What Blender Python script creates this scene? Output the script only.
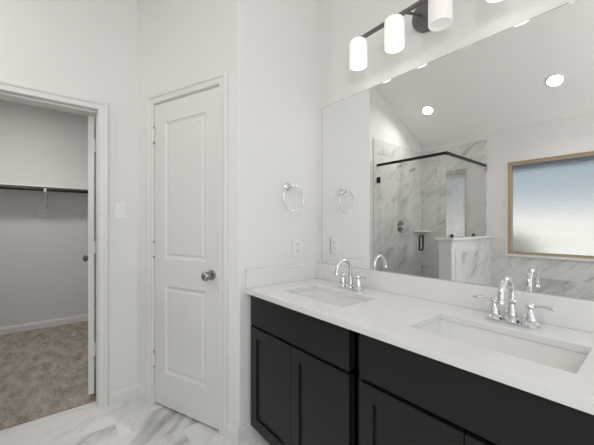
import bpy, bmesh, math, random
from mathutils import Vector, Matrix
PI = math.pi
for o in list(bpy.data.objects): bpy.data.objects.remove(o, do_unlink=True)
S = bpy.context.scene
COL = S.collection

# ------------------------------------------------------------------ camera
cd = bpy.data.cameras.new('camera'); cam = bpy.data.objects.new('camera', cd); COL.objects.link(cam)
cam.location = (0, 0, 1.22)
cam.rotation_euler = (PI/2, 0, -math.radians(39.19))
cd.sensor_width = 36; cd.lens = 36*301.7/594; cd.shift_y = 2.5/594
cd.clip_start = 0.01
S.camera = cam
S.view_settings.view_transform = 'Standard'; S.view_settings.look = 'None'
S.view_settings.exposure = -0.08; S.view_settings.gamma = 1; S.view_settings.use_curve_mapping = False

# ------------------------------------------------------------------ sky
W = bpy.data.worlds.new('world'); S.world = W; W.use_nodes = True
wt = W.node_tree; wt.nodes.clear()
wo = wt.nodes.new('ShaderNodeOutputWorld'); bg = wt.nodes.new('ShaderNodeBackground')
tc = wt.nodes.new('ShaderNodeTexCoord'); sx = wt.nodes.new('ShaderNodeSeparateXYZ'); cr = wt.nodes.new('ShaderNodeValToRGB')
mr = wt.nodes.new('ShaderNodeMapRange'); mr.inputs[1].default_value = -1; mr.inputs[2].default_value = 1
e = cr.color_ramp.elements  # ground, haze, sky
e[0].position = 0.0; e[0].color = (.62, .60, .57, 1)
e[1].position = 1.0; e[1].color = (.40, .52, .66, 1)
for p, c in ((.47, (.74, .72, .69, 1)), (.50, (1.05, 1.03, 1, 1)), (.517, (1.05, 1.03, 1, 1)), (.535, (.56, .65, .73, 1)), (.60, (.42, .525, .62, 1))):
    k = e.new(p); k.color = c
wt.links.new(tc.outputs['Generated'], sx.inputs[0]); wt.links.new(sx.outputs['Z'], mr.inputs[0])
wt.links.new(mr.outputs[0], cr.inputs[0]); wt.links.new(cr.outputs[0], bg.inputs[0]); bg.inputs[1].default_value = 1.0
wt.links.new(bg.outputs[0], wo.inputs[0])

def area(name, loc, rot, size, power, color=(1, 1, 1), size_y=None, spread=PI):
    l = bpy.data.lights.new(name, 'AREA'); l.energy = power; l.color = color
    l.shape = 'RECTANGLE' if size_y else 'DISK'; l.size = size
    if size_y: l.size_y = size_y
    l.spread = spread
    o = bpy.data.objects.new(name, l); COL.objects.link(o); o.location = loc; o.rotation_euler = rot
    return o
# soft fill panel added across the open rear of the room
area('rear_fill', (-.1, -1.55, 1.45), (math.radians(90), 0, 0), 2.8, 16, (1, .985, .965), 2.4)
# closet ceiling lamp
area('closet_ceiling_lamp', (-.25, 3.5, 2.55), (0, 0, 0), .35, 15, (1, .975, .95))
# unseen point light added behind the camera to lift ceiling and angled wall
gl_ = bpy.data.lights.new('point_fill', 'POINT'); gl_.energy = 24; gl_.color = (1, .97, .945); gl_.shadow_soft_size = .25
go_ = bpy.data.objects.new('point_fill', gl_); COL.objects.link(go_); go_.location = (-.4, -.7, 2.15)

# low sun on the yard behind the window wall
sd_ = bpy.data.lights.new('sun', 'SUN'); sd_.energy = 5.5; sd_.angle = .02; sd_.color = (1, .96, .9)
so_ = bpy.data.objects.new('sun', sd_); COL.objects.link(so_); so_.rotation_euler = Vector((-.82, 0, -.57)).to_track_quat('-Z', 'Y').to_euler()

# ------------------------------------------------------------------ materials
def srgb(r, g, b):
    f = lambda c: (c/255/12.92) if c/255 <= .04045 else ((c/255+.055)/1.055)**2.4
    return (f(r), f(g), f(b), 1)
def pmat(name, col, rough=.5, metal=0, spec=.5, bump=0, bscale=200, var=0, vscale=3, coat=0):
    m = bpy.data.materials.new(name); m.use_nodes = True; nt = m.node_tree
    p = nt.nodes['Principled BSDF']
    p.inputs['Base Color'].default_value = col; p.inputs['Roughness'].default_value = rough
    p.inputs['Metallic'].default_value = metal; p.inputs['Specular IOR Level'].default_value = spec
    p.inputs['Coat Weight'].default_value = coat
    t = nt.nodes.new('ShaderNodeTexCoord')
    if var:
        n = nt.nodes.new('ShaderNodeTexNoise'); n.inputs['Scale'].default_value = vscale; n.inputs['Detail'].default_value = 4
        nt.links.new(t.outputs['Object'], n.inputs['Vector'])
        r = nt.nodes.new('ShaderNodeMapRange'); r.inputs[3].default_value = 1-var; r.inputs[4].default_value = 1+var
        nt.links.new(n.outputs['Fac'], r.inputs[0])
        mx = nt.nodes.new('ShaderNodeVectorMath'); mx.operation = 'SCALE'; mx.inputs[0].default_value = col[:3]
        nt.links.new(r.outputs[0], mx.inputs['Scale']); nt.links.new(mx.outputs[0], p.inputs['Base Color'])
    if bump:
        n = nt.nodes.new('ShaderNodeTexNoise'); n.inputs['Scale'].default_value = bscale; n.inputs['Detail'].default_value = 3
        nt.links.new(t.outputs['Object'], n.inputs['Vector'])
        b = nt.nodes.new('ShaderNodeBump'); b.inputs['Strength'].default_value = bump; b.inputs['Distance'].default_value = .002
        nt.links.new(n.outputs['Fac'], b.inputs['Height']); nt.links.new(b.outputs[0], p.inputs['Normal'])
    return m

def marble(name, base, vein, axes, theta, tile, rough=.22, grout=(.62, .61, .59, 1), seed=0., strong=.5, scale=1.0, fine_w=.5, thick_w=.6):
    """veined marble tile laid in the plane of axes; theta = direction the veins run in that plane"""
    m = bpy.data.materials.new(name); m.use_nodes = True; nt = m.node_tree; L = nt.links.new; N = nt.nodes.new
    p = nt.nodes['Principled BSDF']; p.inputs['Roughness'].default_value = rough
    t = N('ShaderNodeTexCoord'); sp = N('ShaderNodeSeparateXYZ'); L(t.outputs['Object'], sp.inputs[0])
    cb = N('ShaderNodeCombineXYZ'); L(sp.outputs[axes[0]], cb.inputs[0]); L(sp.outputs[axes[1]], cb.inputs[1])
    bk = N('ShaderNodeTexBrick'); L(cb.outputs[0], bk.inputs['Vector']); bk.inputs['Scale'].default_value = 1
    bk.inputs['Brick Width'].default_value, bk.inputs['Row Height'].default_value = tile
    bk.inputs['Mortar Size'].default_value = .0012; bk.inputs['Mortar Smooth'].default_value = .2
    bk.inputs['Color1'].default_value = (0, 0, 0, 1); bk.inputs['Color2'].default_value = (1, 1, 1, 1)
    def dot(v):
        d = N('ShaderNodeVectorMath'); d.operation = 'DOT_PRODUCT'; d.inputs[1].default_value = v; L(cb.outputs[0], d.inputs[0]); return d.outputs['Value']
    k = scale; c_, s_ = math.cos(theta), math.sin(theta)
    al = dot((c_*.30*k, s_*.30*k, 0)); ac = dot((-s_*k, c_*k, 0))
    bw = N('ShaderNodeRGBToBW'); L(bk.outputs['Color'], bw.inputs[0])
    of = N('ShaderNodeMath'); of.operation = 'MULTIPLY_ADD'; of.inputs[1].default_value = 9; of.inputs[2].default_value = seed; L(bw.outputs[0], of.inputs[0])
    q = N('ShaderNodeCombineXYZ'); L(al, q.inputs[0]); L(ac, q.inputs[1]); L(of.outputs[0], q.inputs[2])
    def noise(sc, det, dist, ro=.5):
        n = N('ShaderNodeTexNoise'); n.inputs['Scale'].default_value = sc; n.inputs['Detail'].default_value = det
        n.inputs['Distortion'].default_value = dist; n.inputs['Roughness'].default_value = ro; L(q.outputs[0], n.inputs['Vector']); return n.outputs['Fac']
    def line(f, w):
        a = N('ShaderNodeMath'); a.operation = 'SUBTRACT'; a.inputs[1].default_value = .5; L(f, a.inputs[0])
        b = N('ShaderNodeMath'); b.operation = 'ABSOLUTE'; L(a.outputs[0], b.inputs[0])
        r = N('ShaderNodeMapRange'); r.interpolation_type = 'SMOOTHSTEP'; r.inputs[2].default_value = w; r.inputs[3].default_value = 1; r.inputs[4].default_value = 0
        L(b.outputs[0], r.inputs[0]); return r.outputs[0]
    def mul(a, b):
        x = N('ShaderNodeMath'); x.operation = 'MULTIPLY'; x.use_clamp = True
        L(a, x.inputs[0]); (L(b, x.inputs[1]) if not isinstance(b, float) else setattr(x.inputs[1], 'default_value', b)); return x.outputs[0]
    def add(a, b):
        x = N('ShaderNodeMath'); x.operation = 'ADD'; L(a, x.inputs[0]); L(b, x.inputs[1]); return x.outputs[0]
    mk = N('ShaderNodeMapRange'); mk.inputs[1].default_value = .42; mk.inputs[2].default_value = .62; L(noise(2.2, 2, .2), mk.inputs[0])
    thick = mul(line(noise(2.6, 3, .25), .055), mk.outputs[0])
    fine = mul(line(noise(5.5, 4, .3), .022), fine_w)
    halo = mul(mul(line(noise(2.6, 3, .25), .16), mk.outputs[0]), .38)
    tot = mul(add(add(mul(thick, thick_w), halo), fine), strong)
    mx = N('ShaderNodeMix'); mx.data_type = 'RGBA'; mx.inputs[6].default_value = base; mx.inputs[7].default_value = vein; L(tot, mx.inputs[0])
    g = N('ShaderNodeMix'); g.data_type = 'RGBA'; g.inputs[7].default_value = grout; L(mx.outputs[2], g.inputs[6]); L(bk.outputs['Fac'], g.inputs[0])
    L(g.outputs[2], p.inputs['Base Color'])
    return m

M = {}
M['paint'] = pmat('wall_paint', (.80, .79, .777, 1), .75, spec=.2, bump=.25, bscale=260)
M['ceiling'] = pmat('ceiling_paint', (.92, .91, .895, 1), .9, spec=.1, bump=.2, bscale=200)
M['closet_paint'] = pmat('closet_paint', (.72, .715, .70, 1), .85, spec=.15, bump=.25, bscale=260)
M['trim'] = pmat('trim_enamel', (.77, .76, .745, 1), .32, spec=.45)
M['floor'] = marble('floor_marble_tile', (.80, .79, .775, 1), (.33, .325, .31, 1), ('X', 'Y'), math.radians(42), (.61, .305), .24, grout=(.74, .73, .71, 1), seed=2.3, strong=.78, scale=.85, fine_w=.25)
M['quartz'] = pmat('white_quartz', (.79, .78, .765, 1), .13, spec=.5, var=.012, vscale=25)
M['porcelain'] = pmat('porcelain', (.84, .83, .815, 1), .08, spec=.5)
M['cabinet'] = pmat('espresso_wood', (.0095, .009, .008, 1), .4, spec=.36, bump=.05, bscale=90)
M['cabinet_box'] = pmat('espresso_box', (.007, .0065, .006, 1), .5, spec=.3)
M['chrome'] = pmat('chrome', (.74, .74, .735, 1), .07, 1)
M['nickel'] = pmat('satin_nickel', (.38, .37, .355, 1), .2, 1)
M['bronze'] = pmat('dark_bronze', (.16, .146, .138, 1), .5, .4)
M['black'] = pmat('black_metal', (.012, .011, .010, 1), .4, .3)
M['plastic'] = pmat('white_plastic', (.83, .82, .81, 1), .3)
M['slot'] = pmat('dark_slot', (.03, .03, .03, 1), .6)
M['woodframe'] = pmat('tan_window_frame', srgb(182, 160, 134), .5, var=.06, vscale=30)
M['fence'] = pmat('pale_fence', (.70, .69, .67, 1), .9)
M['leaf'] = pmat('shrub_leaves', (.42, .43, .38, 1), .8, var=.3, vscale=9)
M['eave'] = pmat('dark_eave', (.16, .20, .25, 1), .9)
M['grass'] = pmat('outdoor_ground', (.45, .44, .40, 1), .95)

# carpet
m = bpy.data.materials.new('carpet'); m.use_nodes = True; nt = m.node_tree; L = nt.links.new; p = nt.nodes['Principled BSDF']
p.inputs['Roughness'].default_value = 1; p.inputs['Specular IOR Level'].default_value = 0
t = nt.nodes.new('ShaderNodeTexCoord')
n1 = nt.nodes.new('ShaderNodeTexNoise'); n1.inputs['Scale'].default_value = 16; n1.inputs['Detail'].default_value = 6; n1.inputs['Roughness'].default_value = .65
n2 = nt.nodes.new('ShaderNodeTexNoise'); n2.inputs['Scale'].default_value = 110; n2.inputs['Detail'].default_value = 2
mpn = nt.nodes.new('ShaderNodeMapping'); mpn.inputs['Rotation'].default_value = (0, 0, .9); mpn.inputs['Scale'].default_value = (1, .45, 1)
L(t.outputs['Object'], mpn.inputs[0]); L(mpn.outputs[0], n1.inputs['Vector']); L(t.outputs['Object'], n2.inputs['Vector'])
ad = nt.nodes.new('ShaderNodeMath'); ad.operation = 'ADD'; L(n1.outputs['Fac'], ad.inputs[0]); L(n2.outputs['Fac'], ad.inputs[1])
rp = nt.nodes.new('ShaderNodeValToRGB'); hf = nt.nodes.new('ShaderNodeMath'); hf.operation = 'MULTIPLY'; hf.inputs[1].default_value = .5; L(ad.outputs[0], hf.inputs[0]); L(hf.outputs[0], rp.inputs[0])
rp.color_ramp.elements[0].position = .40; rp.color_ramp.elements[0].color = (.25, .212, .18, 1)
rp.color_ramp.elements[1].position = .60; rp.color_ramp.elements[1].color = (.52, .465, .41, 1)
L(rp.outputs[0], p.inputs['Base Color'])
b = nt.nodes.new('ShaderNodeBump'); b.inputs['Strength'].default_value = .8; b.inputs['Distance'].default_value = .006; L(hf.outputs[0], b.inputs['Height']); L(b.outputs[0], p.inputs['Normal'])
M['carpet'] = m

# mirror
m = bpy.data.materials.new('mirror_silver'); m.use_nodes = True; nt = m.node_tree; nt.nodes.clear()
o_ = nt.nodes.new('ShaderNodeOutputMaterial'); g = nt.nodes.new('ShaderNodeBsdfGlossy'); g.inputs['Roughness'].default_value = 0
g.inputs['Color'].default_value = (.90, .905, .895, 1); nt.links.new(g.outputs[0], o_.inputs[0]); M['mirror'] = m

# clear pane: transmits straight, reflects more at grazing angles (Schlick)
def pane(name, tint, boost=1.0):
    m = bpy.data.materials.new(name); m.use_nodes = True; nt = m.node_tree; nt.nodes.clear(); L = nt.links.new
    o_ = nt.nodes.new('ShaderNodeOutputMaterial'); g = nt.nodes.new('ShaderNodeBsdfGlossy'); g.inputs['Roughness'].default_value = 0
    tr = nt.nodes.new('ShaderNodeBsdfTransparent'); tr.inputs[0].default_value = tint
    ge = nt.nodes.new('ShaderNodeNewGeometry'); d = nt.nodes.new('ShaderNodeVectorMath'); d.operation = 'DOT_PRODUCT'
    L(ge.outputs['Incoming'], d.inputs[0]); L(ge.outputs['Normal'], d.inputs[1])
    a = nt.nodes.new('ShaderNodeMath'); a.operation = 'ABSOLUTE'; L(d.outputs['Value'], a.inputs[0])
    s = nt.nodes.new('ShaderNodeMath'); s.operation = 'SUBTRACT'; s.inputs[0].default_value = 1; L(a.outputs[0], s.inputs[1])
    pw = nt.nodes.new('ShaderNodeMath'); pw.operation = 'POWER'; pw.inputs[1].default_value = 5; L(s.outputs[0], pw.inputs[0])
    ma = nt.nodes.new('ShaderNodeMath'); ma.operation = 'MULTIPLY_ADD'; ma.inputs[1].default_value = .95*boost; ma.inputs[2].default_value = .04; ma.use_clamp = True
    L(pw.outputs[0], ma.inputs[0])
    mx = nt.nodes.new('ShaderNodeMixShader'); L(ma.outputs[0], mx.inputs[0]); L(tr.outputs[0], mx.inputs[1]); L(g.outputs[0], mx.inputs[2])
    L(mx.outputs[0], o_.inputs[0]); return m
M['glass'] = pane('shower_glass', (.98, .985, .98, 1))
M['glass_boosted'] = pane('boosted_reflection_glass', (.98, .985, .98, 1), 4)  # reflectance raised so the bright window shows stronger in the return panel

# obscure window glass
m = bpy.data.materials.new('rain_glass'); m.use_nodes = True; nt = m.node_tree; L = nt.links.new; nt.nodes.clear()
o_ = nt.nodes.new('ShaderNodeOutputMaterial'); rf = nt.nodes.new('ShaderNodeBsdfRefraction'); rf.inputs['IOR'].default_value = 1.15; rf.inputs['Roughness'].default_value = .13
rf.inputs['Color'].default_value = (.97, .98, .98, 1)
gl = nt.nodes.new('ShaderNodeBsdfGlossy'); gl.inputs['Roughness'].default_value = .15
mx = nt.nodes.new('ShaderNodeMixShader'); mx.inputs[0].default_value = .06; L(rf.outputs[0], mx.inputs[1]); L(gl.outputs[0], mx.inputs[2]); L(mx.outputs[0], o_.inputs[0])
t = nt.nodes.new('ShaderNodeTexCoord'); mpn = nt.nodes.new('ShaderNodeMapping'); mpn.inputs['Scale'].default_value = (1, 1, .7)
n1 = nt.nodes.new('ShaderNodeTexNoise'); n1.inputs['Scale'].default_value = 100; n1.inputs['Detail'].default_value = 2
L(t.outputs['Object'], mpn.inputs[0]); L(mpn.outputs[0], n1.inputs['Vector'])
b = nt.nodes.new('ShaderNodeBump'); b.inputs['Strength'].default_value = .9; b.inputs['Distance'].default_value = .007; L(n1.outputs['Fac'], b.inputs['Height'])
L(b.outputs[0], rf.inputs['Normal']); L(b.outputs[0], gl.inputs['Normal'])
M['rain'] = m

def emis(name, col, st, base=(.9, .9, .88, 1)):
    m = pmat(name, base, .3); p = m.node_tree.nodes['Principled BSDF']
    p.inputs['Emission Color'].default_value = col; p.inputs['Emission Strength'].default_value = st; return m
M['shade_lit'] = emis('opal_glass_lit', (1, .945, .88, 1), .4)
M['shade_bulb'] = emis('bulb_glow', (1, .94, .89, 1), 6)
M['shade_dim'] = emis('opal_glass_dim', (1, .955, .93, 1), .28, (.72, .69, .68, 1))
M['lens'] = emis('downlight_lens', (1, .97, .94, 1), 9)

# ------------------------------------------------------------------ mesh helpers
def bx(bm, x0, x1, y0, y1, z0, z1, bev=0):
    vs = [bm.verts.new((x, y, z)) for x in (x0, x1) for y in (y0, y1) for z in (z0, z1)]
    fs = [bm.faces.new([vs[i] for i in q]) for q in ((0, 1, 3, 2), (4, 6, 7, 5), (0, 4, 5, 1), (2, 3, 7, 6), (0, 2, 6, 4), (1, 5, 7, 3))]
    if bev:
        es = list({e for f in fs for e in f.edges})
        bmesh.ops.bevel(bm, geom=es, offset=bev, segments=2, affect='EDGES', profile=.6)
def prism(bm, pts, z0, z1):
    a = [bm.verts.new((x, y, z0)) for x, y in pts]; b = [bm.verts.new((x, y, z1)) for x, y in pts]
    bm.faces.new(a[::-1]); bm.faces.new(b)
    for i in range(len(pts)):
        j = (i+1) % len(pts); bm.faces.new((a[i], a[j], b[j], b[i]))
def lathe(bm, prof, mat=Matrix(), n=32):
    rings = []
    for r, z in prof:
        rings.append([bm.verts.new(mat @ Vector((max(r, 1e-5)*math.cos(2*PI*k/n), max(r, 1e-5)*math.sin(2*PI*k/n), z))) for k in range(n)])
    for a, b in zip(rings, rings[1:]):
        for k in range(n): bm.faces.new((a[k], a[(k+1) % n], b[(k+1) % n], b[k]))
    return rings
def capped(bm, prof, mat=Matrix(), n=32):
    r = lathe(bm, prof, mat, n); bm.faces.new(r[0][::-1]); bm.faces.new(r[-1])
def tube(bm, pts, rad, n=14, closed=False):
    pts = [Vector(p) for p in pts]; N = len(pts); rs = rad if isinstance(rad, (list, tuple)) else [rad]*N
    rings = []; up = None
    for i, p in enumerate(pts):
        if closed: t = (pts[(i+1) % N]-pts[i-1]).normalized()
        else: t = (pts[min(i+1, N-1)]-pts[max(i-1, 0)]).normalized()
        if up is None: up = t.orthogonal().normalized()
        up = (up - t*up.dot(t)).normalized(); s = t.cross(up)
        rings.append([bm.verts.new(p+rs[i]*(math.cos(2*PI*k/n)*up+math.sin(2*PI*k/n)*s)) for k in range(n)])
    pr = list(zip(rings, rings[1:])) + ([(rings[-1], rings[0])] if closed else [])
    for a, b in pr:
        for k in range(n): bm.faces.new((a[k], a[(k+1) % n], b[(k+1) % n], b[k]))
    if not closed: bm.faces.new(rings[0][::-1]); bm.faces.new(rings[-1])
def ball(bm, c, r, sc=(1, 1, 1)):
    bmesh.ops.create_uvsphere(bm, u_segments=20, v_segments=12, radius=r, matrix=Matrix.Translation(c) @ Matrix.Diagonal((*sc, 1)))
def rot_to(d):   # matrix turning +Z into d
    return Vector((0, 0, 1)).rotation_difference(Vector(d)).to_matrix().to_4x4()
def obj(name, bm, mat, parent=None, smooth=False, **tags):
    bmesh.ops.remove_doubles(bm, verts=bm.verts, dist=1e-5)
    bmesh.ops.recalc_face_normals(bm, faces=bm.faces)
    me = bpy.data.meshes.new(name); bm.to_mesh(me); bm.free()
    if smooth: me.shade_smooth()
    me.materials.append(mat)
    o = bpy.data.objects.new(name, me); COL.objects.link(o)
    if smooth:
        try: me.set_sharp_from_angle(angle=math.radians(40))
        except Exception: pass
    if parent: o.parent = parent
    for k, v in tags.items(): o[k] = v
    return o
def thing(name, label, cat, loc=(0, 0, 0), rz=0, group=None, kind=None):
    o = bpy.data.objects.new(name, None); COL.objects.link(o); o.location = loc; o.rotation_euler = (0, 0, rz); o.empty_display_size = .05
    if label: o['label'] = label
    if cat: o['category'] = cat
    if group: o['group'] = group
    if kind: o['kind'] = kind
    return o
def NB(): return bmesh.new()
def struct(name, bm, mat, parent=None, label=None, smooth=False):
    t = {} if parent else {'kind': 'structure'}
    if label: t['label'] = label
    return obj(name, bm, mat, parent, smooth, **t)
def copy_tree(o, parent=None):
    c = o.copy(); COL.objects.link(c)
    if parent: c.parent = parent
    for ch in list(o.children): copy_tree(ch, c)
    return c
def holed(bm, xs, zs, holes, y, fn=None):
    """flat grid in XZ at y with rectangular holes (cell index pairs)"""
    V = {}
    def v(i, j):
        if (i, j) not in V: V[i, j] = bm.verts.new((xs[i], y, zs[j]) if not fn else fn(xs[i], y, zs[j]))
        return V[i, j]
    for i in range(len(xs)-1):
        for j in range(len(zs)-1):
            if (i, j) in holes: continue
            bm.faces.new((v(i, j), v(i+1, j), v(i+1, j+1), v(i, j+1)))
def rect_steps(bm, x0, x1, z0, z1, y, steps, sgn=1):
    """concentric rectangles stepping inwards (inset, depth); last closed by a face"""
    prev = None
    for ins, dep in steps:
        c = [bm.verts.new((x, y+sgn*dep, z)) for x, z in ((x0+ins, z0+ins), (x1-ins, z0+ins), (x1-ins, z1-ins), (x0+ins, z1-ins))]
        if prev:
            for k in range(4): bm.faces.new((prev[k], prev[(k+1) % 4], c[(k+1) % 4], c[k]))
        prev = c
    bm.faces.new(prev)
def panelled(bm, w, h, th, panels, steps, both=True):
    """door slab 0..w, 0..h, front y=0, back y=th; panels = (x0,x1,z0,z1)"""
    xs = sorted({0, w} | {round(p[0], 5) for p in panels} | {round(p[1], 5) for p in panels})
    zs = sorted({0, h} | {round(p[2], 5) for p in panels} | {round(p[3], 5) for p in panels})
    holes = set()
    for p in panels:
        for i in range(len(xs)-1):
            for j in range(len(zs)-1):
                if p[0]-1e-4 <= xs[i] < p[1]-1e-4 and p[2]-1e-4 <= zs[j] < p[3]-1e-4: holes.add((i, j))
    holed(bm, xs, zs, holes, 0)
    for p in panels: rect_steps(bm, *p, 0, steps, 1)
    if both:
        holed(bm, xs, zs, holes, th)
        for p in panels: rect_steps(bm, *p, th, steps, -1)
    else: holed(bm, xs, zs, set(), th)
    for a, b in (((0, 0), (w, 0)), ((w, 0), (w, h)), ((w, h), (0, h)), ((0, h), (0, 0))):
        bm.faces.new([bm.verts.new(q) for q in ((a[0], 0, a[1]), (b[0], 0, b[1]), (b[0], th, b[1]), (a[0], th, a[1]))])
CAS = [(u*.84, v) for u, v in [(0, 0), (0, .009), (.006, .013), (.014, .011), (.040, .013), (.046, .019), (.060, .021), (.067, .018), (.070, .012), (.070, 0)]]
def casing(bm, x0, x1, zt, y=0, prof=CAS, z0=0, sgn=1):
    prev = None
    for u, v in prof:
        c = [bm.verts.new((x, y-sgn*v, z)) for x, z in ((x0-u, z0), (x0-u, zt+u), (x1+u, zt+u), (x1+u, z0))]
        if prev:
            for k in range(3): bm.faces.new((prev[k], prev[k+1], c[k+1], c[k]))
        prev = c
BB = [(0, 0), (.013, 0), (.013, .055), (.010, .060), (.010, .068), (.006, .076), (.004, .084), (0, .084)]
def baseboard(name, p, q, parent=None, inset=(0, 0), z=0):
    """skirting from p to q; room on the right-hand side of p->q"""
    p = Vector((*p, z)); q = Vector((*q, z)); d = (q-p).normalized(); n = Vector((d.y, -d.x, 0)); bm = NB()
    rings = [[bm.verts.new(e + n*u + Vector((0, 0, v)) + d*s*u) for u, v in BB] for e, s in ((p, inset[0]), (q, inset[1]))]
    for k in range(len(BB)-1): bm.faces.new((rings[0][k], rings[0][k+1], rings[1][k+1], rings[1][k]))
    bm.faces.new(rings[0]); bm.faces.new(rings[1][::-1])
    return struct(name, bm, M['trim'])

# ------------------------------------------------------------------ dimensions
XV = 1.418            # vanity wall
YR = 1.520            # wall with the towel ring
YC = 2.389            # wall with the closet opening
XO = -1.580           # window wall
CX, CY = .476, YC     # corner closet wall / angled wall
AX, AY = .8197, 1.5217  # corner angled wall / ring wall
ADIR = Vector((AX-CX, AY-CY, 0)); ALEN = ADIR.length; ARZ = math.atan2(ADIR.y, ADIR.x); AD = ADIR.normalized(); AN = Vector((-AD.y, AD.x, 0))  # AN = into the wall
ZF = 3.20             # flat ceiling
cz = lambda x: 2.42+.49*(x+1.58)
XK = (ZF-2.42)/.49-1.58
WX = (.05, 1.27); WZ = (.858, 2.007)     # window opening (Y range, Z range)
YB = -1.6

# ------------------------------------------------------------------ structure
bm = NB(); bx(bm, XO-.1, XV+.1, YB, YC+.111, -.05, 0); struct('floor', bm, M['floor'])
bm = NB(); bx(bm, -1.1, 1.5, YC+.111, 4.75, -.05, .008); o = struct('carpet', bm, M['carpet'], label='beige cut pile carpet covering the closet floor')
bm = NB()
f = lambda x, z: [(x, YB, z), (x, YC+.1, z)]
P = [(XO-.1, cz(XO-.1)), (XK, ZF), (XV+.1, ZF), (XV+.1, ZF+.1), (XK-.02, ZF+.1), (XO-.1, cz(XO-.1)+.1)]
a = [bm.verts.new((x, YB, z)) for x, z in P]; b = [bm.verts.new((x, YC+.1, z)) for x, z in P]
bm.faces.new(a); bm.faces.new(b[::-1])
for i in range(6): bm.faces.new((a[i], a[(i+1) % 6], b[(i+1) % 6], b[i]))
struct('ceiling', bm, M['ceiling'])
# vanity wall
bm = NB(); bx(bm, XV, XV+.1, YB, YR+.1, 0, ZF); struct('wall_right', bm, M['paint'])
# ring wall + angled wall, soft bullnose corner
R = .016
ang = math.acos(AD.dot(Vector((1, 0, 0))))   # turning angle
tl = R*math.tan(ang/2)
p0 = Vector((AX, AY, 0)) - AD*tl; nrm = -AN; cc = p0 - nrm*R
arc = []
a0 = math.atan2(nrm.y, nrm.x); a1 = -PI/2
while a0 > a1: a0 -= 2*PI
for k in range(9):
    t_ = a0+(a1-a0)*k/8; arc.append((cc.x+R*math.cos(t_), cc.y+R*math.sin(t_)))
bm = NB(); bx(bm, arc[-1][0], XV+.001, arc[-1][1], YR+.1, 0, ZF); struct('wall_back', bm, M['paint'])
DL0, DL1, DZT = .197, .785, 2.034    # linen door leaf along the angled wall
J = .004
def aw(s, d=0): q = Vector((CX, CY, 0))+AD*s+AN*d; return (q.x, q.y)
bm = NB()
prism(bm, [aw(0), aw(DL0-J), aw(DL0-J, .11), aw(.04, .11)], 0, ZF)
prism(bm, [aw(DL1+J)]+arc+[(arc[-1][0], YR+.1), aw(DL1+J, .11)], 0, ZF)
prism(bm, [aw(DL0-J), aw(DL1+J), aw(DL1+J, .11), aw(DL0-J, .11)], DZT+J, ZF)
prism(bm, [aw(DL0-J, .10), aw(DL1+J, .10), aw(DL1+J, .11), aw(DL0-J, .11)], 0, DZT+J)
struct('wall_angled', bm, M['paint'])
# closet wall with opening
OX0, OX1, OZ = -.29, .241, 1.985
bm = NB(); ZC = 3.25
bx(bm, XO-.1, OX0-.02, YC, YC+.11, 0, ZC); bx(bm, OX1+.02, CX+.05, YC, YC+.11, 0, ZC); bx(bm, OX0-.02, OX1+.02, YC, YC+.11, OZ+.02, ZC)
struct('wall_front', bm, M['paint'])
# window wall
bm = NB()
bx(bm, XO-.14, XO, YB, WX[0], 0, 2.6); bx(bm, XO-.14, XO, WX[1], YC+.1, 0, 2.6); bx(bm, XO-.14, XO, *WX, 0, WZ[0]); bx(bm, XO-.14, XO, *WX, WZ[1], 2.6)
struct('wall_left', bm, M['paint'])
# closet shell
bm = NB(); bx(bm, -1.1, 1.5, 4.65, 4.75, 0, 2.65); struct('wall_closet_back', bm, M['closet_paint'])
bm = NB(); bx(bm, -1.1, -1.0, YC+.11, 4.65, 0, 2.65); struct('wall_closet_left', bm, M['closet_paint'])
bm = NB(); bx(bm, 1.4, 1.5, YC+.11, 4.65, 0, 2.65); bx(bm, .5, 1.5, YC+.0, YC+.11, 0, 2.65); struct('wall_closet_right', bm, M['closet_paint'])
bm = NB(); bx(bm, -1.1, 1.5, YC+.11, 4.75, 2.6, 2.7); struct('ceiling_closet', bm, M['ceiling'])

# ---- closet door way: door_1
d1 = thing('door_1', 'white closet doorway whose door stands open into the closet', None, (OX0, YC, 0), kind='structure')
w_ = OX1-OX0
bm = NB(); casing(bm, 0, w_, OZ, 0); struct('casing', bm, M['trim'], d1)
bm = NB()
bx(bm, -.019, 0, -.001, .112, 0, OZ); bx(bm, w_, w_+.019, -.001, .112, 0, OZ); bx(bm, -.019, w_+.019, -.001, .112, OZ, OZ+.019)
bx(bm, 0, .011, .035, .07, 0, OZ-.011); bx(bm, w_-.003, w_, .035, .07, 0, OZ-.011); bx(bm, 0, w_, .035, .07, OZ-.011, OZ)
struct('jamb', bm, M['trim'], d1)
LW = .56; STEPS = [(0, 0), (.006, .006), (.016, .010), (.024, .010), (.034, .005)]
bm = NB(); panelled(bm, LW, 1.93, .035, [(.1, LW-.11, .22, .80), (.1, LW-.11, .98, 1.82)], STEPS)
lf = struct('door_leaf', bm, M['trim'], d1)
# local x of the leaf runs from the hinge into the closet
lf.location = (.2335-OX0, 2.524-YC, .045); lf.rotation_euler = (0, 0, math.radians(90-8.3))
bm = NB()
for sy in (-1, 1):
    y0 = 0 if sy < 0 else .035
    capped(bm, [(.028, 0), (.028, .004), (.022, .008), (.010, .010), (.009, .03), (.018, .038), (.026, .05), (.026, .056), (.020, .064), (.004, .068)],
           Matrix.Translation((LW-.06, y0, .90)) @ rot_to((0, sy, 0)), 24)
kb = obj('knob', bm, M['bronze'], lf, True, label='dark metal round knob')
for z in (1.77, 1.065, .357):
    bm = NB(); bx(bm, -.004, -.0005, -.012, .030, z-.09, z, .001); tube(bm, [(-.006, -.004, z-.09), (-.006, -.004, z)], .006, 10)
    obj('hinge', bm, M['trim'], lf, False, label='white painted hinge')
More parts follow.
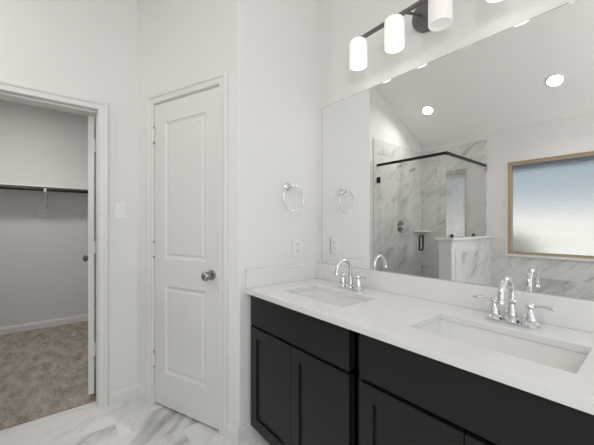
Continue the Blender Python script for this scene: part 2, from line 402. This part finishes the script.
# ---- linen door: door_2
d2 = thing('door_2', 'closed white two panel door in the angled wall', None, (CX, CY, 0), ARZ, kind='structure')
bm = NB(); casing(bm, DL0-J-.004, DL1+J+.004, DZT+J+.004, 0); struct('casing', bm, M['trim'], d2)
bm = NB()
bx(bm, DL0-J-.001, DL0-J+.001, -.001, .10, 0, DZT+J); bx(bm, DL1+J-.001, DL1+J+.001, -.001, .10, 0, DZT+J); bx(bm, DL0-J, DL1+J, -.001, .10, DZT+J-.001, DZT+J+.001)
bx(bm, DL0-J, DL0+.012, .042, .08, 0, DZT); bx(bm, DL1-.012, DL1+J, .042, .08, 0, DZT); bx(bm, DL0, DL1, .042, .08, DZT-.012, DZT+J)
struct('jamb', bm, M['trim'], d2)
w_ = DL1-DL0
bm = NB(); panelled(bm, w_, DZT-.016, .035, [(.104, w_-.112, .220, .801), (.104, w_-.112, .981, 1.888)], STEPS)
lf = struct('door_leaf', bm, M['trim'], d2); lf.location = (DL0, .001, .016)
bm = NB()
capped(bm, [(.032, 0), (.032, .004), (.026, .008), (.012, .011), (.011, .028), (.017, .034), (.026, .042), (.029, .052), (.027, .060), (.018, .068), (.004, .071)],
       Matrix.Translation((w_-.06, 0, .905)) @ rot_to((0, -1, 0)), 28)
obj('knob', bm, M['nickel'], lf, True, label='satin metal round knob')
for z in (1.86, 1.083, .338):
    bm = NB(); bx(bm, -.012, -.001, -.0025, .0, z-.09, z); tube(bm, [(-.003, -.006, z-.09), (-.003, -.006, z)], .0055, 10)
    hg = obj('hinge', bm, M['trim'], lf, True, label='white painted butt hinge')
    bm = NB(); ball(bm, (-.003, -.006, z+.004), .006, (1, 1, 1.6)); ball(bm, (-.003, -.006, z-.094), .006, (1, 1, 1.6))
    obj('pin', bm, M['nickel'], hg, True, label='metal pin tips')

# ---- baseboards
baseboard('baseboard_front', (OX1+.059, YC), (CX, YC), inset=(0, -.64))
q = aw(DL0-J-.063); baseboard('baseboard_angled', (CX, CY), q, inset=(.64, 0))
q = aw(DL1+J+.063); baseboard('baseboard_angled_right', q, (AX, AY), inset=(0, .63))
baseboard('baseboard_back', (AX, YR), (XV-.4, YR), inset=(-.63, 0))
baseboard('baseboard_closet', (-1.0, 4.65), (1.4, 4.65), z=.008)
baseboard('baseboard_left', (XO, YC-.0), (XO, YC-.001)) if False else None

# ---- window
wn = thing('window_1', 'square obscure glass window with tan frame above the marble wainscot', None, (XO, WX[0], WZ[0]), kind='structure')
ww, wh = WX[1]-WX[0], WZ[1]-WZ[0]
bm = NB()   # painted returns and edge
for (y0, y1, z0, z1) in ((-.012, .012, -.0221, wh-.0121), (ww-.012, ww+.012, -.0221, wh-.0121), (-.012, ww+.012, wh-.012, wh+.012)):
    bx(bm, -.10, .006, y0, y1, z0, z1)
struct('window_return', bm, M['trim'], wn)
bm = NB(); bx(bm, -.10, .035, -.03, ww+.03, -.022, .006, .003); struct('window_sill', bm, M['trim'], wn)
bm = NB(); F = .046
bx(bm, -.095, -.015, .012, F, .006, wh-.012); bx(bm, -.095, -.015, ww-F, ww-.012, .006, wh-.012)
bx(bm, -.095, -.015, F, ww-F, .006, .006+F-.02); bx(bm, -.095, -.015, F, ww-F, wh-F, wh-.012)
struct('window_frame', bm, M['woodframe'], wn, 'tan frame around the obscure glass')
bm = NB(); F2 = F
bx(bm, -.075, -.069, F2-.005, ww-F2+.005, F2-.025, wh-F2+.005); struct('glass', bm, M['rain'], wn)

# ---- outdoors behind the obscure glass
bm = NB(); bx(bm, -14, XO-.2, -12, 14, -.4, -.3); struct('ground', bm, M['grass'], label='pale ground outside the window')
bm = NB()
for k in range(60):
    bx(bm, -6.03, -6.0, -8+k*.24, -8+k*.24+.23, -.3, 1.34)
bx(bm, -6.0, -5.96, -8, 6.4, .9, 1.0); bx(bm, -6.0, -5.96, -8, 6.4, .1, .2)
bx(bm, -6.0, -5.96, -8, 6.4, 1.20, 1.28)
obj('fence', bm, M['fence'], None, label='pale board fence seen blurred through the obscure window', category='fence')

rnd = random.Random(4); bm = NB()
for k in range(900):
    u, v = rnd.uniform(0, 2*PI), rnd.uniform(-1, 1); r_ = rnd.uniform(.7, 1)
    c = Vector((-5.45+.36*r_*math.sqrt(1-v*v)*math.cos(u), 2.25+.50*r_*math.sqrt(1-v*v)*math.sin(u), .45+.62*r_*v))
    a_ = Vector((rnd.uniform(-1, 1), rnd.uniform(-1, 1), rnd.uniform(-1, 1))).normalized()*.07; b_ = a_.orthogonal().normalized()*.035
    bm.faces.new([bm.verts.new(c+w) for w in (-a_, b_, a_, -b_)])
obj('shrub', bm, M['leaf'], None, label='green shrub by the fence, blurred patch behind the obscure window', category='shrub')
bm = NB(); bx(bm, XO-.141-1.0, XO-.141, -3, 4, 2.05, 2.25); struct('trim_eave', bm, M['eave'])

# ---- shower tile, wainscot, half wall
def tile_mat(name, axes, deg, seed):
    return marble(name, (.75, .74, .72, 1), (.34, .335, .325, 1), axes, math.radians(deg), (.61, .305), .2, grout=(.68, .67, .65, 1), seed=seed, strong=.72, scale=1.45, fine_w=.45, thick_w=.42)
mt_x = tile_mat('marble_tile_window_wall', ('Y', 'Z'), 138, 1.1)
mt_y = tile_mat('marble_tile_shower_wall', ('X', 'Z'), 136, 4.2)
ZT = 2.33
bm = NB(); bx(bm, XO, -.383, YC-.012, YC, 0, ZT); struct('wall_shower_tile', bm, mt_y)
bm = NB(); bx(bm, XO, XO+.012, 1.48, YC-.012, 0, ZT)
bx(bm, XO, XO+.012, WX[1]+.013, 1.48, 0, 1.055); bx(bm, XO, XO+.012, -.6, WX[1]+.013, 0, WZ[0]-.023)
struct('wall_left_tile', bm, mt_x)
PX, PY0, PY1, PZ = -.450, 1.435, 1.560, 1.055
bm = NB(); bx(bm, XO+.012, PX, PY0+.012, PY1-.012, 0, PZ); pw = struct('wall_half', bm, M['paint'])
bm = NB(); bx(bm, XO+.012, PX-.235, PY0, PY0+.012, 0, PZ); bx(bm, XO+.012, PX, PY1-.012, PY1, 0, PZ); struct('tile_facing', bm, mt_y, pw, 'marble tile facing')
bm = NB(); bx(bm, PX-.235, PX+.014, PY0-.004, PY0+.012, 0, PZ, .001); bx(bm, PX, PX+.0135, PY0+.0125, PY1+.004, 0, PZ-.001)
bx(bm, PX-.225, PX-.08, PY0-.010, PY0-.004, .09, PZ-.07, .002)
bx(bm, PX-.24, PX+.020, PY0-.012, PY1+.010, PZ-.045, PZ-.010, .004); bx(bm, PX-.24, PX+.02, PY0-.012, PY1+.01, 0, .09, .003)
struct('end_panel', bm, M['trim'], pw, 'white painted end panel')
bm = NB(); bx(bm, XO+.012, PX+.045, PY0-.035, PY1+.035, PZ, PZ+.028, .008); struct('cap', bm, M['quartz'], pw, 'rounded white cap')
bm = NB(); bx(bm, PX-.06, PX+.03, PY1, YC-.012, 0, .09, .004); struct('shower_curb', bm, M['quartz'])

# ---- shower enclosure
GX, GY = -.456, 1.497; GZ0 = .092; GZ1 = 1.99
sh = thing('shower_enclosure', 'frameless glass shower enclosure with black header beside the half wall', 'shower', (GX, GY, 0))
T = .005
bm = NB(); bx(bm, -T, T, 1.705-GY, 2.368-GY, GZ0+.01, GZ1-.012); gd = obj('glass_door', bm, M['glass'], sh)
bm = NB(); bx(bm, -T, T, PY1-GY, 1.699-GY, GZ0, GZ1-.01); bx(bm, -T, T, -T, PY1-GY, PZ+.03, GZ1-.01); obj('fixed_panel', bm, M['glass'], sh)
bm = NB(); bx(bm, XO+.014-GX, -T-.001, -T, T, PZ+.030, GZ1-.01); rg = obj('return_panel', bm, M['glass_boosted'], sh)
bm = NB(); bx(bm, -.013, .013, -.013, YC-.014-GY, GZ1-.012, GZ1+.018, .002); bx(bm, XO+.014-GX, -.013, -.013, .013, GZ1-.012, GZ1+.018, .002); obj('header', bm, M['black'], sh, label='black header bar')
for z in (1.80, .35):
    bm = NB(); bx(bm, -.012, .012, 2.335-GY, YC-.013-GY, z-.038, z+.038, .003); obj('hinge', bm, M['black'], gd, label='black glass hinge')
bm = NB()
for sx_ in (-1, 1):
    X = sx_*.04; z0, z1, Y = .935, 1.095, 1.777-GY
    pts = [(sx_*T, Y, z0), (X*.75, Y, z0), (X, Y, z0+.012), (X, Y, z1-.012), (X*.75, Y, z1), (sx_*T, Y, z1)]
    tube(bm, pts, .0095, 12)
obj('handle', bm, M['black'], gd, True, label='black pull handle')
for x in (-.13, -.72):
    bm = NB(); bx(bm, x-.02, x+.02, -.014, .014, PZ+.029, PZ+.062, .003); obj('clamp', bm, M['black'], rg, label='black glass clamp')
# shower head
s1 = thing('wall_shower', 'chrome shower head on a bent arm high on the marble wall', 'shower head', (-1.00, YC-.012, 2.07))
bm = NB(); capped(bm, [(.03, 0), (.03, .003), (.018, .010), (.010, .012)], rot_to((0, -1, 0)), 24); obj('flange', bm, M['chrome'], s1, True)
bm = NB(); tube(bm, [(0, -.005, 0), (0, -.05, .004), (0, -.09, 0), (0, -.13, -.025), (0, -.155, -.055)], .009); obj('arm', bm, M['chrome'], s1, True)
bm = NB(); capped(bm, [(.012, 0), (.014, .015), (.02, .025), (.045, .050), (.05, .058), (.048, .064), (.002, .066)], Matrix.Translation((0, -.150, -.045)) @ rot_to((0, -.55, -.83)), 28); obj('spray_head', bm, M['chrome'], s1, True)
s2 = thing('shower_valve', 'round chrome shower valve with a lever on the marble wall', 'valve', (-1.00, YC-.012, 1.195))
bm = NB(); capped(bm, [(.085, 0), (.085, .004), (.075, .010), (.04, .014)], rot_to((0, -1, 0)), 36); obj('escutcheon', bm, M['nickel'], s2, True)
bm = NB(); capped(bm, [(.028, .01), (.026, .045), (.018, .055), (.002, .058)], rot_to((0, -1, 0)), 24); tube(bm, [(0, -.04, 0), (.03, -.055, -.03), (.05, -.06, -.07)], [.010, .008, .006]); obj('lever', bm, M['chrome'], s2, True)
bm = NB(); c0 = (XO+.013, YC-.013)
prism(bm, [c0, (c0[0], c0[1]-.16), (c0[0]+.03, c0[1]-.165), (c0[0]+.24, c0[1]-.03), (c0[0]+.24, c0[1])], 1.118, 1.140)
obj('corner_shelf', bm, M['quartz'], None, label='white triangular soap shelf in the corner of the tiled shower', category='shelf')

# ------------------------------------------------------------------ vanity
VX = .877; VY1 = YR-.001; VY0 = -.032; ZS = .833; ZK = .860; FX = VX+.020
va = thing('vanity_cabinet', 'black shaker double vanity cabinet under the white counter', 'cabinet', (VX, VY0, 0))
LY = lambda y: y-VY0
bm = NB(); y0, y1 = 0, VY1-VY0
D_ = XV-.003-VX; H_ = ZS-.001
bx(bm, .020, D_, y0, y0+.018, .082, H_); bx(bm, .020, D_, y1-.018, y1, .082, H_); bx(bm, .020, D_, LY(.735), LY(.753), .082, H_)
bx(bm, .020, D_, y0, y1, .082, .09); bx(bm, D_-.008, D_, y0, y1, .082, H_)
bx(bm, .020, .038, y0, y1, .648, .673); bx(bm, .020, .038, y0, y1, .81, H_); bx(bm, .020, .038, LY(.71), LY(.777), .082, H_)
bx(bm, .020, .038, LY(1.48), y1, .082, H_); bx(bm, .020, .038, y0, y0+.03, .082, H_)
obj('body', bm, M['cabinet_box'], va)
bm = NB(); bx(bm, .085, .10, y0, y1, 0, .082); obj('toe_kick', bm, M['cabinet_box'], va)
def front(name, ya, yb, z0, z1, shaker):
    bm = NB(); w = yb-ya; h = z1-z0
    if shaker: panelled(bm, w, h, .0195, [(.058, w-.058, .058, h-.058)], [(0, 0), (.001, .009), (.002, .009)], False)
    else: bx(bm, 0, w, 0, .0195, 0, h, .0015)
    # local x -> world -y, local y -> world +x
    bmesh.ops.transform(bm, matrix=Matrix(((0, 1, 0, 0), (-1, 0, 0, LY(yb)), (0, 0, 1, z0), (0, 0, 0, 1))), verts=bm.verts)
    return obj(name, bm, M['cabinet'], va)
for ya, yb in ((.763, 1.490), (-.004, .712)):
    front('false_drawer_front', ya, yb, .663, .822, False)
    mid = (ya+yb)/2 - .003
    front('door', ya, mid-.0015, .088, .648, True); front('door', mid+.0015, yb, .088, .648, True)

# countertop
CX0 = .855; SK = [(.140, .586), (.898, 1.342)]; SX = (.987, 1.238)
ct = thing('countertop', 'white quartz countertop with two rectangular sink cutouts on the black vanity', 'countertop', (CX0, -.04, ZS))
bm = NB(); xs = [CX0, SX[0], SX[1], XV-.001]; ys = [-.04, SK[0][0], SK[0][1], SK[1][0], SK[1][1], YR-.0005]; hs = {(1, 1), (1, 3)}
for z in (ZS+.0005, ZK): holed(bm, xs, ys, hs, z, lambda x, zz, y: (x-CX0, y+.04, zz-ZS))
def ringwall(x0, x1, y0, y1):
    c = [(x0, y0), (x1, y0), (x1, y1), (x0, y1)]
    for k in range(4):
        a, b = c[k], c[(k+1) % 4]
        bm.faces.new([bm.verts.new((p[0]-CX0, p[1]+.04, z)) for p, z in ((a, .0005), (b, .0005), (b, ZK-ZS), (a, ZK-ZS))])
ringwall(CX0, XV-.001, -.04, YR-.0005)
for s in SK: ringwall(SX[0], SX[1], *s)
slab = obj('slab', bm, M['quartz'], ct)
bv = slab.modifiers.new('edge', 'BEVEL'); bv.width = .003; bv.segments = 3; bv.limit_method = 'ANGLE'
bm = NB(); bx(bm, XV-.021-CX0, XV-.001-CX0, 0, YR-.0005+.04, ZK-ZS+.0003, .965-ZS, .0015); obj('backsplash', bm, M['quartz'], ct)
bm = NB(); bx(bm, 0.004, XV-.0215-CX0, YR-.0205+.04, YR-.0005+.04, ZK-ZS+.0003, .965-ZS, .0015); obj('side_splash', bm, M['quartz'], ct)

def rrect(x0, x1, y0, y1, r, z, n=6):
    out = []
    for cx_, cy_, a in ((x1-r, y1-r, 0), (x0+r, y1-r, PI/2), (x0+r, y0+r, PI), (x1-r, y0+r, 1.5*PI)):
        for k in range(n+1): t_ = a+PI/2*k/n; out.append((cx_+r*math.cos(t_), cy_+r*math.sin(t_), z))
    return out
def sink(y0, y1, label):
    cx_, cy_ = (SX[0]+SX[1])/2, (y0+y1)/2
    t_ = thing('sink', label, 'sink', (cx_, cy_, ZS-.13)); hw, hh = (SX[1]-SX[0])/2+.004, (y1-y0)/2+.004
    bm = NB(); prev = None; zt = .13
    loops = [(.016, .0), (-.000, .0), (.0, -.003), (-.003, -.06), (-.012, -.095), (-.030, -.112), (-.07, -.118)]
    outer = [(.016, .0), (.016, -.012), (.010, -.07), (.0, -.125)]
    def L_(off, dz, r): return [bm.verts.new(v) for v in rrect(-hw-off, hw+off, -hh-off, hh+off, r, zt+dz)]
    for off, dz in loops:
        c = L_(off, dz, .022)
        if prev:
            for k in range(len(c)): bm.faces.new((prev[k], prev[(k+1) % len(c)], c[(k+1) % len(c)], c[k]))
        prev = c
    cen = bm.verts.new((0, 0, zt-.122))
    for k in range(len(prev)): bm.faces.new((prev[k], prev[(k+1) % len(prev)], cen))
    prev = None
    for off, dz in outer:
        c = L_(off, dz, .022)
        if prev:
            for k in range(len(c)): bm.faces.new((prev[k], prev[(k+1) % len(c)], c[(k+1) % len(c)], c[k]))
        prev = c
    bm.faces.new(prev)
    obj('basin', bm, M['porcelain'], t_, True)
    bm = NB(); capped(bm, [(.002, .007), (.010, .0075), (.020, .007), (.022, .009), (.026, .010), (.028, .0085)], Matrix.Translation((0.02, 0, 0.002))); obj('drain', bm, M['chrome'], t_, True, label='round metal drain')
    return t_
sink(*SK[1], 'white rectangular undermount sink nearer the towel ring wall')
sink(*SK[0], 'white rectangular undermount sink nearest the viewer, right end of the counter')

def faucet(x, y, label):
    t_ = thing('faucet', label, 'faucet', (x, y, ZK), -PI/2, 'chrome gooseneck faucets behind the sinks')
    # local: x along the counter, -y towards the sink
    bm = NB()
    for z0, z1, g in ((0.0005, .007, 0), (.007, .012, -.004)):
        pts = []
        for cx_, a in ((.056, -PI/2), (-.056, PI/2)):
            for k in range(13): q = a+PI*k/12; pts.append((cx_+(.028+g)*math.cos(q), (.028+g)*math.sin(q)))
        prism(bm, pts, z0, z1)
    obj('base_plate', bm, M['chrome'], t_, True)
    bm = NB()
    capped(bm, [(.024, .010), (.025, .018), (.020, .024), (.021, .030), (.017, .045), (.013, .065), (.0125, .072), (.015, .075), (.015, .082), (.011, .086)])
    Rr = .056; pts = [(0, 0, .08), (0, 0, .10), (0, 0, .112)] + [(0, -Rr+Rr*math.cos(a), .112+Rr*math.sin(a)) for a in [PI*k/16 for k in range(1, 17)]] + [(0, -2*Rr-.003, .102)]
    tube(bm, pts, [.0115]*3+[.0110]*16+[.011], 16)
    capped(bm, [(.0115, 0), (.0145, .002), (.0145, .010), (.0115, .014)], Matrix.Translation((0, -2*Rr-.003, .090)))
    obj('spout', bm, M['chrome'], t_, True)
    bm = NB(); tube(bm, [(0, .026, .01), (0, .026, .07)], .0025, 8); ball(bm, (0, .026, .073), .005); obj('lift_rod', bm, M['chrome'], t_, True)
    for s in (-1, 1):
        bm = NB(); capped(bm, [(.027, .010), (.028, .018), (.022, .023), (.0225, .029), (.019, .040), (.014, .056), (.011, .064), (.013, .067), (.014, .074), (.010, .082), (.003, .086)], Matrix.Translation((s*.056, 0, 0)))
        h = obj('handle', bm, M['chrome'], t_, True)
        bm = NB(); tube(bm, [(s*.060, 0, .074), (s*.080, -.003, .078), (s*.098, -.006, .081), (s*.112, -.008, .080), (s*.122, -.009, .077)], [.005, .0042, .0045, .0075, .0045], 12); ball(bm, (s*.122, -.009, .077), .005)
        obj('lever', bm, M['chrome'], h, True)
    return t_
faucet(1.305, 1.125, 'chrome two handle gooseneck faucet behind the far sink, nearer the towel ring')
faucet(1.306, .360, 'chrome two handle gooseneck faucet behind the near sink, at the right')

# mirror
mi = thing('mirror', 'wide frameless mirror on the vanity wall above the backsplash', 'mirror', (XV, .044, .966))
mh = 2.002-.966; ml = 1.466-.044
bm = NB(); bx(bm, -.0055, -.0006, 0, ml, 0.0005, mh); obj('mirror_glass', bm, M['mirror'], mi)
mg = pmat('mirror_edge', (.35, .38, .36, 1), .2)
bm = NB(); 
for a_ in ((-.0062, -.0004, -.0015, 0, 0, mh), (-.0062, -.0004, ml, ml+.0015, 0, mh), (-.0062, -.0004, -.0015, ml+.0015, mh, mh+.0015)): bx(bm, *a_)
obj('polished_edge', bm, mg, mi)
for y in (1.25, .21):
    bm = NB(); bx(bm, -.009, -.0005, y-.044-.009, y-.044+.009, mh-.010, mh+.012, .002); obj('mirror_clip', bm, M['plastic'], mi, label='small clear white clip')

# vanity light
YL = .725; ZB = 2.228
vl = thing('vanity_light', 'dark bronze four shade vanity light bar on the wall above the mirror', 'wall lamp', (XV, YL, 2.24))
z_ = ZB-2.24
bm = NB(); capped(bm, [(.083, 0.0005), (.083, .016), (.077, .022), (.02, .024)], rot_to((-1, 0, 0)), 40); obj('backplate', bm, M['bronze'], vl, True)
bm = NB(); bx(bm, -.128, -.112, -.352, .352, z_-.008, z_+.008, .002); obj('bar', bm, M['bronze'], vl)
for s in (-1, 1):
    bm = NB(); tube(bm, [(-.022, s*.03, .0), (-.075, s*.045, z_*.6), (-.116, s*.06, z_)], .0065, 12); obj('arm', bm, M['bronze'], vl, True)
for i, y in enumerate((1.063, .840, .617, .394)):
    lit = y != .617
    prof = [(.012, -.004), (.040, -.006), (.047, -.016), (.048, -.03), (.048, -.140), (.046, -.146), (.042, -.146), (.042, -.135)]
    bm = NB(); lathe(bm, prof, Matrix.Translation((-.12, y-YL, z_))); sd = obj('lamp_shade', bm, M['shade_lit' if lit else 'shade_dim'], vl, True, label='glowing white glass cylinder' if lit else 'unlit looking white glass cylinder')
    bm = NB(); capped(bm, [(.002, -.11), (.0415, -.112), (.0415, -.137), (.002, -.139)], Matrix.Translation((-.12, y-YL, z_))); obj('diffuser', bm, M['shade_bulb' if lit else 'shade_dim'], sd, True)
    bm = NB(); capped(bm, [(.014, -.012), (.014, .010), (.008, .014)], Matrix.Translation((-.12, y-YL, z_)), 20); obj('socket_cap', bm, M['bronze'], vl, True)

# towel ring
tr = thing('towel_ring', 'round chrome towel ring on the wall above the outlet', 'towel ring', (1.160, YR, 1.462))
bm = NB(); capped(bm, [(.024, .0005), (.024, .005), (.017, .010), (.010, .014), (.009, .045), (.012, .050), (.012, .062), (.004, .066)], rot_to((0, -1, 0)), 28); obj('mount', bm, M['chrome'], tr, True)
bm = NB(); tube(bm, [(.008+.079*math.sin(2*PI*k/48), -.056-.004*math.cos(2*PI*k/48), -.073+.079*math.cos(2*PI*k/48)) for k in range(48)], .0042, 10, True); obj('ring', bm, M['chrome'], tr, True)

# outlet
ou = thing('wall_outlet', 'white rectangular wall outlet below the towel ring', 'outlet', (1.240, YR, 1.074))
bm = NB(); bx(bm, -.036, .036, -.006, -.0005, -.058, .058, .002); obj('cover_plate', bm, M['plastic'], ou)
for s in (-1, 1):
    bm = NB(); bx(bm, -.017, .017, -.0095, -.006, s*.0205-.0165, s*.0205+.0165, .0015); rc = obj('receptacle', bm, M['plastic'], ou)
    bm = NB(); bx(bm, -.008, -.0055, -.0102, -.0094, s*.0205-.004, s*.0205+.008); bx(bm, .0055, .008, -.0102, -.0094, s*.0205-.003, s*.0205+.007); bx(bm, -.002, .002, -.0102, -.0094, s*.0205-.012, s*.0205-.008)
    obj('slots', bm, M['slot'], rc, label='dark plug slots')
# light switch
sw = thing('light_switch', 'white rocker light switch on the wall between the two doors', 'switch', (.373, YC, 1.322))
bm = NB(); bx(bm, -.036, .036, -.006, -.0005, -.058, .058, .002); obj('cover_plate', bm, M['plastic'], sw)
bm = NB(); bx(bm, -.017, .017, -.010, -.006, -.033, .033, .002); obj('rocker', bm, M['plastic'], sw)

# recessed downlights in the sloped ceiling
sl = math.atan(.49)
def downlight(x, y, label, pw=4.5):
    t_ = thing('recessed_light', label, 'ceiling light', (x, y, cz(x)), 0, 'recessed downlights in the sloped ceiling'); t_.rotation_euler = (0, -sl, 0)
    bm = NB(); lathe(bm, [(.062, -.001), (.062, -.004), (.066, -.007), (.082, -.006), (.088, -.0005)], n=40); obj('trim_ring', bm, M['plastic'], t_, True)
    bm = NB(); capped(bm, [(.062, -.0045), (.002, -.005)], n=40); obj('lens', bm, M['lens'], t_)
    l = area('lamp', (0, 0, -.015), (0, 0, 0), .12, pw, (1, .965, .93), spread=2.6); l.parent = t_
downlight(-.976, 1.967, 'recessed round ceiling light over the glass shower', 5)
downlight(-1.075, .706, 'recessed round ceiling light in front of the window, nearer the viewer')

# ------------------------------------------------------------------ closet fittings
bm = NB(); bx(bm, -.999, 1.399, 4.34, 4.6495, 1.640, 1.659, .001)
obj('closet_shelf', bm, M['trim'], None, label='long white closet shelf above the dark rod', category='shelf')
bm = NB(); tube(bm, [(-.999, 4.37, 1.612), (1.399, 4.37, 1.612)], .016, 18)
obj('closet_rod', bm, M['black'], None, True, label='dark closet hanging rod under the white shelf', category='rod')
bk = thing('rod_bracket', 'white rod bracket on a wall board in the closet', 'bracket', (-.05, 4.6495, 1.44))
bm = NB(); bx(bm, -.072, .072, -.019, 0, -.125, .1995, .002); obj('wall_board', bm, M['closet_paint'], bk)
bm = NB(); tube(bm, [(0, -.024, -.02), (0, -.06, .03), (0, -.15, .11), (0, -.255, .137), (0, -.28, .140), (0, -.310, .150), (0, -.312, .188)], .013, 10); bx(bm, -.012, .012, -.028, -.019, -.06, .1)
obj('strut', bm, M['trim'], bk, True)
